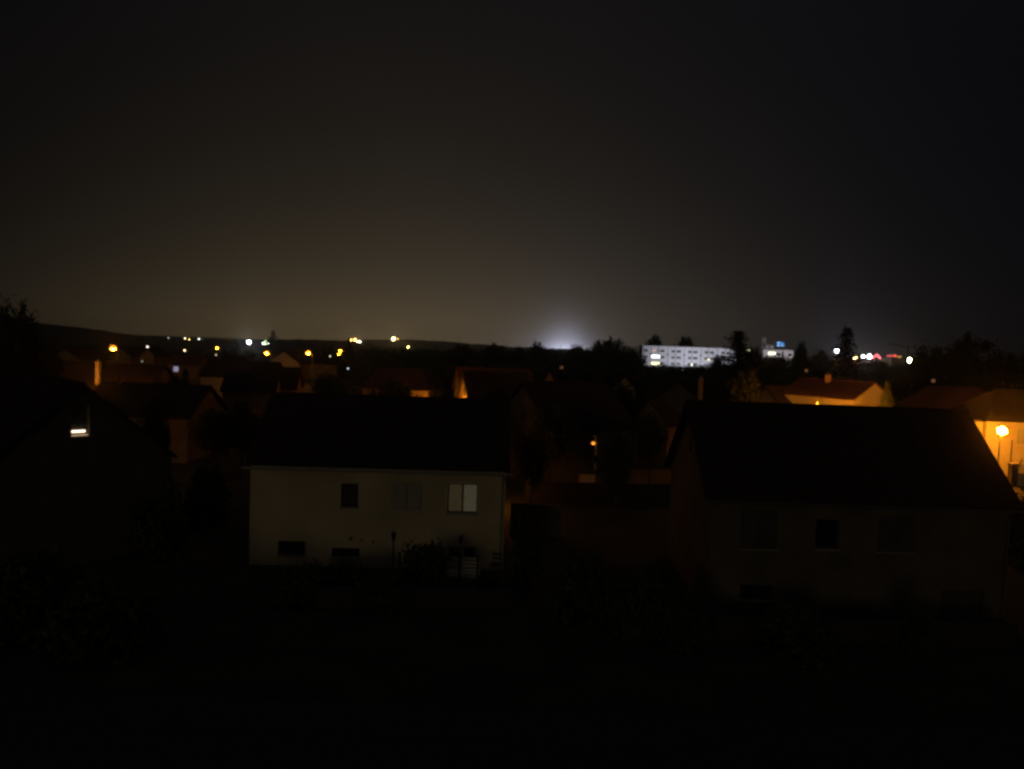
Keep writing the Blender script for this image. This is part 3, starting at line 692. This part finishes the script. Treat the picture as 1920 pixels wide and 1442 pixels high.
# rooftop sign, blue
S0 = pt(1456.5, 649, DB+3); sg = thing('rooftop_sign', (S0.x, S0.y, tz+.2), 0, 'small glowing blue sign standing on the roof of the smaller white block', 'sign')
hz_ = S0.z - (tz+.2); q = MB()
for x in (.3, 3.2): q.tube((x, .2, 0), (x, .2, hz_+1.8), .06)
q.build('support', METAL, sg)
q = MB(); q.box((-.1, .05, hz_-.05), (3.7, .12, hz_+2.05)); q.build('panel', mat('blue_panel', (.02, .10, .35), emit=(.012, .09, .30), es=1.0), sg)
SB = lightmat('blue_letters', (.20, .55, 1.0), .95); q = MB()
q.box((.05, -.03, hz_+1.6), (1.85, .045, hz_+1.95)); q.box((.05, -.03, hz_), (1.35, .045, hz_+.35)); q.box((.65, -.03, hz_+.35), (1.15, .045, hz_+1.6))
q.add([(2.1, -.03, hz_), (2.5, -.03, hz_), (2.9, -.03, hz_+1.6), (2.5, -.03, hz_+1.6), (2.1, .045, hz_), (2.5, .045, hz_), (2.9, .045, hz_+1.6), (2.5, .045, hz_+1.6)], [(0,1,2,3), (0,4,5,1), (1,5,6,2), (2,6,7,3), (3,7,4,0)])
q.box((2.95, -.03, hz_), (3.45, .045, hz_+.55)); q.build('lettering', SB, sg)

# unseen floodlights, added among the trees to light both blocks
def floodlight(x, y, z, tgt, e, label, c=(.86, .86, 1.0), size=75):
    o = thing('floodlight', (x, y, 0), 0, label, 'floodlight', 'added floodlights before the white blocks')
    q = MB(); q.tube((0, 0, 0), (0, 0, z), .08, .06); q.build('pole', METAL, o)
    q = MB(); q.box((-.3, -.2, z), (.3, .12, z+.4)); q.build('lamp_head', METAL, o)
    q = MB(); q.box((-.26, .125, z+.05), (.26, .14, z+.35)); q.build('lens', lamp_glow(WHT, 20), o)
    l = bpy.data.lights.new('bulb', 'SPOT'); l.energy = e; l.color = c; l.spot_size = R(size); l.spot_blend = .6; l.shadow_soft_size = .15
    lo = bpy.data.objects.new('bulb', l); lo.location = (0, .3, z+.2); lo.rotation_euler = (Vector((x, y+.3, z+.2)) - Vector(tgt)).to_track_quat('Z', 'Y').to_euler(); link(lo, o)
for i, k in enumerate((0, 1, 2)):
    x = A0.x + 8 + 13*k; floodlight(x, A0.y-24, 4.2, (x, A0.y, topz-5), (6400, 7000, 8600)[i], ('added unseen floodlight aimed at the left end of the long white block', 'added unseen floodlight aimed at the middle of the long white block', 'added unseen floodlight aimed at the right end of the long white block')[i], size=95)
floodlight(B0.x+7.5, B0.y-20, 5.0, (B0.x+7.5, B0.y, tz-2), 7000, 'added unseen floodlight aimed at the smaller white block', c=(1, .9, .95), size=80)

# ------------------------------------------------------------------ commercial yard on the right
DY = 540
def yard_box(x0, y0, x1, y1, D, depth, m, label, name='warehouse', roofm=FLATROOF):
    a = pt(x0, y0, D); b = pt(x1, y1, D); o = thing(name, (a.x, a.y, 0), 0, label, 'building')
    q = MB(); q.box((0, 0, 0), (b.x-a.x, depth, a.z)); q.build('wall', m, o)
    q = MB(); q.box((-.3, -.3, a.z+.01), (b.x-a.x+.3, depth+.3, a.z+.5)); q.build('roof', roofm, o); return o, a, b
o, a, b = yard_box(1614, 676, 1634, 690, DY, 12, WHITE, 'pale shed wall under the two white floodlights')
o2, a2, b2 = yard_box(1672, 672, 1703, 692, 500, 14, OCHRE, 'dim greenish warehouse behind the row of red lights')
RED = lightmat('red_neon', (1.0, .10, .07), 2.2)
c0 = pt(1643.5, 668, DY-2); cs = thing('chevron_sign', (c0.x, c0.y, 0), 0, 'glowing red chevron sign beside the white floodlights', 'sign')
q = MB(); q.tube((0, .2, 0), (0, .2, c0.z), .15); q.build('pole', METAL, cs)
q = MB()
for sgn in (-1, 1):
    q.add([(0, 0, c0.z+1.5), (0, 0, c0.z+.2), (sgn*2.9, 0, c0.z-2.0), (sgn*2.9, 0, c0.z-.7), (0, .15, c0.z+1.5), (0, .15, c0.z+.2), (sgn*2.9, .15, c0.z-2.0), (sgn*2.9, .15, c0.z-.7)], [(0,1,2,3), (4,7,6,5), (0,3,7,4), (1,5,6,2), (2,6,7,3)])
q.build('chevron', lightmat('chevron_glow', (1.0, .12, .14), 3.2), cs)
rs = thing('red_sign', (a2.x, a2.y-.6, 0), 0, 'row of small red and amber glowing marks on the greenish warehouse', 'sign')
q = MB(); yy = pt(1664, 667, 499.4)
for (x0, x1) in ((1663.5, 1665.5), (1668, 1671.5), (1674.5, 1681)):
    aa = pt(x0, 668.3, 499.4); bb_ = pt(x1, 666.2, 499.4); q.box((aa.x-a2.x, 0, aa.z), (bb_.x-a2.x, .2, bb_.z))
q.build('red_marks', RED, rs)
q = MB(); aa = pt(1683, 671, 499.4); bb_ = pt(1690.5, 667.5, 499.4); q.box((aa.x-a2.x, 0, aa.z), (bb_.x-a2.x, .2, bb_.z)); q.build('amber_mark', lightmat('amber_mark_glow', (.75, .38, .04), .6), rs)
q = MB(); q.box((3, .1, 0), (3.3, .3, yy.z+1)); q.box((7, .1, 0), (7.3, .3, yy.z+1)); q.build('support', METAL, rs)
# tall dark pole with a long slanting cross-arm
pp = pt(1703, 651, 300); up = thing('utility_pole', (pp.x, pp.y, 0), 0, 'tall dark pole with a long slanting arm beside the right tree mass', 'utility pole')
q = MB(); q.tube((0, 0, 0), (0, 0, pp.z), .22, .16); q.build('pole', METAL, up)
q = MB(); q.tube((-8, 0, pp.z+1.2), (2.0, 0, pp.z-.3), .10, .12); q.tube((-.6, 0, pp.z-1.4), (-2.4, 0, pp.z+.3), .06); q.build('arm', METAL, up)

# ------------------------------------------------------------------ individually visible trees
TG = 'trees standing out against the skyline'
for (px, py, D, w, k, lab) in [
 (38, 560, 62, 84, 'round', 'tall dark tree top at the far left edge, highest of the left trees'),
 (2, 566, 58, 84, 'round', 'dark tree cut by the left edge of the view'),
 (62, 606, 66, 60, 'round', 'lower dark tree right of the tallest left tree'),
 (-28, 600, 50, 90, 'round', 'wide dark tree mostly outside the left edge'),
 (95, 640, 70, 56, 'round', 'dark tree in front of the dim tan gable at far left'),
 (512, 620, 560, 44, 'conifer', 'lone ragged tree above the left skyline, over the green lights'),
 (445, 640, 560, 20, 'conifer', 'small pointed tree left of the strong white skyline light'),
 (655, 634, 300, 34, 'conifer', 'dark conical tree left of the amber light trio'),
 (867, 641, 230, 44, 'round', 'first round dark tree right of the far hill'),
 (928, 641, 240, 50, 'round', 'broad round tree left of the small peaked tree'),
 (975, 650, 250, 34, 'round', 'low tree in the gap left of the peaked skyline tree'),
 (1008, 636, 260, 28, 'round', 'small peaked tree just left of the blue-white glow'),
 (1026, 650, 300, 22, 'round', 'low bush-like tree at the left foot of the glow'),
 (1082, 646, 240, 52, 'round', 'rounded tree at the right foot of the glow'),
 (1122, 632, 230, 30, 'round', 'thin-topped tree left of the tall double crown'),
 (1150, 629, 225, 52, 'round', 'tall wide crown left of the long white block'),
 (1228, 627, 400, 34, 'round', 'round tree behind the left roof of the long white block'),
 (1286, 626, 400, 32, 'round', 'tree behind the middle roof of the long white block'),
 (1384, 624, 235, 100, 'cedar', 'tall layered cedar before the right end of the long white block'),
 (1345, 671, 230, 60, 'cedar', 'low spreading cedar branch mass before the white block'),
 (1415, 646, 250, 32, 'round', 'dark tree between the two white blocks'),
 (1468, 659, 250, 26, 'conifer', 'small dark tree in front of the smaller white block'),
 (1504, 640, 250, 30, 'round', 'dark tree right of the smaller white block'),
 (1541, 651, 240, 36, 'round', 'lower dark tree left of the tall conifer'),
 (1588, 614, 190, 125, 'conifer', 'tallest conifer on the right skyline, beside the white lamps'),
 (1655, 677, 220, 56, 'round', 'low dark tree under the red chevron sign'),
 (1745, 640, 135, 74, 'round', 'left shoulder of the big dark tree mass at the right'),
 (1822, 621, 130, 96, 'round', 'highest crown of the big dark tree mass at the right'),
 (1790, 650, 120, 80, 'round', 'lower front crown of the right tree mass'),
 (1885, 650, 120, 76, 'round', 'crown right of the highest one in the right tree mass'),
 (1935, 655, 128, 70, 'round', 'dark crown at the right edge of the view'),
 (1664, 716, 86, 22, 'round', 'small sparse tree touching the bright orange house gable'),
 (1608, 752, 78, 18, 'round', 'little dark shrub-tree before the bright orange wall'),
 (1668, 740, 88, 40, 'round', 'dark low tree right of the bright orange house'),
 (1452, 672, 110, 70, 'round', 'reddish lit tree left of the bright orange house'),
 (1400, 690, 100, 60, 'round', 'reddish dim tree above the ridge of the right foreground house'),
 (1500, 700, 110, 46, 'round', 'reddish tree touching the left of the bright orange house'),
 (1340, 690, 125, 56, 'round', 'dim reddish tree below the long white block'),
 (348, 688, 150, 13, 'round', 'shrub standing before the small lit facade'),
 (330, 702, 90, 60, 'round', 'dark tree behind the orange-lit low wall'),
 (620, 700, 100, 90, 'round', 'dark tree mass below the long low hall'),
 (600, 742, 72, 120, 'round', 'dark tree behind the ridge of the centre house'),
 (408, 762, 60, 100, 'round', 'dark tree right of the orange-lit low wall'),
 (455, 752, 60, 70, 'round', 'dark tree hiding the foot of the reddish wall'),
 (740, 706, 95, 80, 'round', 'black tree before the long hipped roof'),
 (930, 715, 80, 60, 'round', 'black tree before the red-lit roof, right part'),
 (838, 730, 85, 50, 'round', 'black tree under the two orange gables'),
 (957, 738, 58, 22, 'round', 'narrow dark tree left of the ochre gable'),
 (1035, 745, 56, 90, 'round', 'dark tree right of the ochre gable'),
 (1160, 810, 50, 80, 'round', 'dark garden tree beside the tiny lone orange lamp'),
 (1000, 806, 50, 70, 'round', 'dark garden tree behind the right corner of the cream house'),
 (1105, 720, 75, 70, 'round', 'dark tree behind the tiny lone orange lamp'),
 (1168, 717, 75, 80, 'round', 'dark tree left of the broad dim gable'),
 (1222, 764, 62, 60, 'round', 'dark tree under the small dim corner gable'),
 (290, 742, 52, 60, 'round', 'dark tree before the left of the orange-lit low wall'),
]: tree(px, py, D, w, k, lab, group=TG)

for (x, y, w, h, lab) in []: pass
# bushes in the gardens
for (px, py, D, w, lab) in [
 (800, 999, 33.5, 116, 'round black bush before the cream house door'),
 (652, 1039, 33.0, 96, 'low dark bush under the small ground-floor window'),
 (560, 1049, 32.0, 150, 'spreading dark bush at the left foot of the cream house'),
 (915, 1066, 34.5, 46, 'small shrub under the garden chair'),
 (985, 950, 34.5, 74, 'tall narrow dark bush at the right corner of the cream house'),
 (1090, 1010, 31, 130, 'broad dark bush between the two foreground houses'),
 (1205, 1035, 29, 110, 'broad dark bush left of the right foreground house'),
 (1300, 1090, 28, 80, 'low bush at the left foot of the right foreground house'),
 (1500, 1120, 28, 140, 'long low bush under the right foreground house'),
 (1730, 1100, 28, 60, 'small bush by the garage door of the right foreground house'),
 (300, 880, 38, 110, 'dark bush right of the gabled left house'),
 (395, 850, 44, 90, 'dark bush in the gap left of the cream house'),
 (200, 1060, 26, 200, 'wide dark bush before the gabled left house'),
 (1935, 889, 42, 120, 'dark bush right of the right foreground house, under the picket fence'),
 (720, 1066, 31.5, 120, 'low dark bush at the foot of the unlit lamp post'),
 (60, 1000, 27, 180, 'wide dark bush at the lower left edge'),
]: tree(px, py, D, w, 'bush', lab, group='bushes in the dark front gardens')

# garden walls
def garden_wall(p0, p1, h, t, m, label, name='garden_wall'):
    d = Vector((p1[0]-p0[0], p1[1]-p0[1], 0)); o = thing(name, (p0[0], p0[1], 0), math.atan2(d.y, d.x), label, 'wall')
    q = MB(); q.box((0, -t/2, -.1), (d.length, t/2, h)); q.build('wall_body', m, o)
    q = MB(); q.box((-.03, -t/2-.04, h+.003), (d.length+.03, t/2+.04, h+.07)); q.build('coping', m, o); return o
p0 = ptz(958, 944, 1.9); p1 = ptz(1052, 948, 1.9); garden_wall(p0, p1, 1.85, .2, BROWN, 'short garden wall joined to the right side of the cream house')
p0 = ptz(985, 902, 1.6); p1 = ptz(1262, 908, 1.6); garden_wall(p0, p1, 1.5, .2, ASPH, 'long low wall with pale coping between the two foreground houses')
p0 = ptz(1325, 1157, .9); p1 = ptz(1900, 1172, .9); garden_wall(p0, p1,   .85, .2, ASPH, 'low front wall before the right foreground house')
p0 = ptz(480, 1100, .8); p1 = ptz(960, 1108, .8); garden_wall(p0, p1, .75, .2, ASPH, 'low front wall before the cream house')
# pale shed between houses
p = ptz(1102, 890, 2.0); sh = thing('garden_shed', (p.x, p.y, 0), 0, 'small pale shed standing behind the long low wall', 'shed')
q = MB(); q.box((-.5, 0, 0), (.5, 1.2, 2.05)); q.build('wall', FRAME, sh); q = MB(); q.box((-.65, -.15, 2.053), (.65, 1.35, 2.14)); q.build('roof', FLATROOF, sh)

# wall, gate pillar and pickets before the far right house
p0 = ptz(1873, 862, 1.35); p1 = ptz(1896, 866, 1.35); garden_wall((p0.x, p0.y), (p1.x, p1.y), 1.3, .25, CREAM, 'bright low wall at the foot of the brightest street lamp')
p = pt(1900, 873, 68.5); gp_ = thing('gate_pillar', (p.x, p.y, 0), 0, 'square gate pillar left of the picket fence, far right', 'pillar')
q = MB(); q.box((-.28, -.28, 0), (.28, .28, 1.95)); q.build('pillar_body', BROWN, gp_); q = MB(); q.box((-.34, -.34, 1.953), (.34, .34, 2.05)); q.build('cap', BROWN, gp_)
pf = thing('picket_fence', (p.x+.36, p.y, 0), 0, 'white picket fence lit orange at the right edge', 'fence')
for k in range(14):
    q = MB(); q.box((.06+k*.19, -.02, 1.25), (.15+k*.19, .02, 2.12)); q.build('picket', FRAME, pf)
q = MB(); q.box((0, .024, 1.38), (2.9, .06, 1.44)); q.box((0, .024, 1.92), (2.9, .06, 1.98)); q.build('rail', FRAME, pf)
q = MB(); q.box((-.1, -.15, 0), (3.2, .15, 1.24)); q.build('plinth', CREAM, pf)
tree(1915, 856, 71.5, 16, 'bush', 'small bush behind the picket fence at the right edge')

# ------------------------------------------------------------------ far wood along the skyline: one mass
def woodland(name, spots, label, seed):
    rr = random.Random(seed); mb = MB()
    src = CROWNS['round'][0]; sv = [v.co.copy() for v in src.vertices]
    for (x, y, w, h) in spots:
        # a sparse sub-sample of clumps per crown
        cl = []
        for _ in range(26):
            th = rr.random()*6.28; zz = rr.uniform(-.9, 1); q_ = math.sqrt(1-zz*zz)*rr.uniform(.5, 1)
            cl.append(Vector((x+math.cos(th)*q_*w/2, y+math.sin(th)*q_*w/2, h*.58 + zz*h*.38)))
        for c in cl:
            for _ in range(14):
                p = c + Vector((rr.gauss(0, 1), rr.gauss(0, 1), rr.gauss(0, 1)))*w*.09; s = w*rr.uniform(.03, .07)
                n = Vector((rr.gauss(0, 1), rr.gauss(0, 1), rr.gauss(0, 1))).normalized(); a = n.orthogonal().normalized()*s; b = n.cross(a)*.7
                mb.add([p-a, p+b, p+a, p-b], [(0, 1, 2, 3)])
        mb.tube((x, y, 0), (x, y, h*.6), w*.05, w*.02, 5)
    return tag(mb.build(name, LEAF), label, 'wood', kind='stuff')
spots = []
wp_ = [(690, 652), (760, 656), (850, 655), (930, 655), (1000, 652), (1045, 656), (1070, 655), (1120, 650), (1170, 648), (1204, 649)]
for row, (D, dy) in enumerate(((330, 0), (300, 6), (260, 14), (225, 24), (190, 36))):
    for i in range(46):
        px = 690 + (1204-690)*(i + rnd.random())/46
        for a, b in zip(wp_, wp_[1:]):
            if a[0] <= px <= b[0]: py = a[1]+(b[1]-a[1])*(px-a[0])/(b[0]-a[0])
        p = pt(px, py + dy + rnd.uniform(-1.5, 2.5), D); spots.append((p.x, p.y + rnd.uniform(-6, 6), rnd.uniform(5, 8), max(p.z, 2.5)))
woodland('wood', spots, 'dark belt of treetops under the centre of the skyline', 11)
spots = []
for (D, y0, x0, x1, n, sl) in ((300, 668.5, 1425, 1500, 18, .01), (300, 687, 1190, 1320, 24, 0), (290, 686, 1320, 1440, 20, -.10), (280, 676, 1430, 1720, 44, .03), (230, 690, 1190, 1740, 60, .02), (180, 706, 1180, 1700, 50, .02), (320, 676, 1520, 1720, 26, .03)):
    for i in range(n):
        px = x0 + (x1-x0)*(i+rnd.random())/n; p = pt(px, y0 + (px-x0)*sl + rnd.uniform(-1.5, 2.5), D)
        spots.append((p.x, p.y + rnd.uniform(-5, 5), rnd.uniform(4.5, 7), max(p.z, 2)))
woodland('wood', spots, 'dark belt of treetops before the white blocks and the right skyline', 12)
spots = []
for (D, y0, x0, x1, n) in ((420, 646, -60, 300, 34), (360, 655, 60, 700, 60), (290, 668, 60, 420, 34), (215, 684, 380, 700, 26)):
    for i in range(n):
        px = x0 + (x1-x0)*(i+rnd.random())/n; p = pt(px, y0 + (px-960)*.0 + rnd.uniform(-1.5, 3), D)
        zt = p.z; spots.append((p.x, p.y + rnd.uniform(-5, 5), rnd.uniform(4, 6), max(min(zt, 9), 1.5)))
woodland('wood', spots, 'dark treetops and hedges between the left town lamps and the hill', 13)

# ------------------------------------------------------------------ haze
q = MB(); q.box((-3000, -130, -1.2), (3000, 3700, 60)); hz = q.build('haze', MATS['asphalt']); hz.data.materials.clear()
hm = bpy.data.materials.new('haze_air'); hm.use_nodes = True; t = hm.node_tree; t.nodes.clear()
pv = t.nodes.new('ShaderNodeVolumePrincipled'); pv.inputs['Color'].default_value = (.9, .9, .9, 1); pv.inputs['Density'].default_value = .0002
pv.inputs['Anisotropy'].default_value = .972
ot = t.nodes.new('ShaderNodeOutputMaterial'); t.links.new(pv.outputs[0], ot.inputs['Volume'])
hz.data.materials.append(hm); hz['kind'] = 'stuff'; hz['label'] = 'thin night haze over the town'
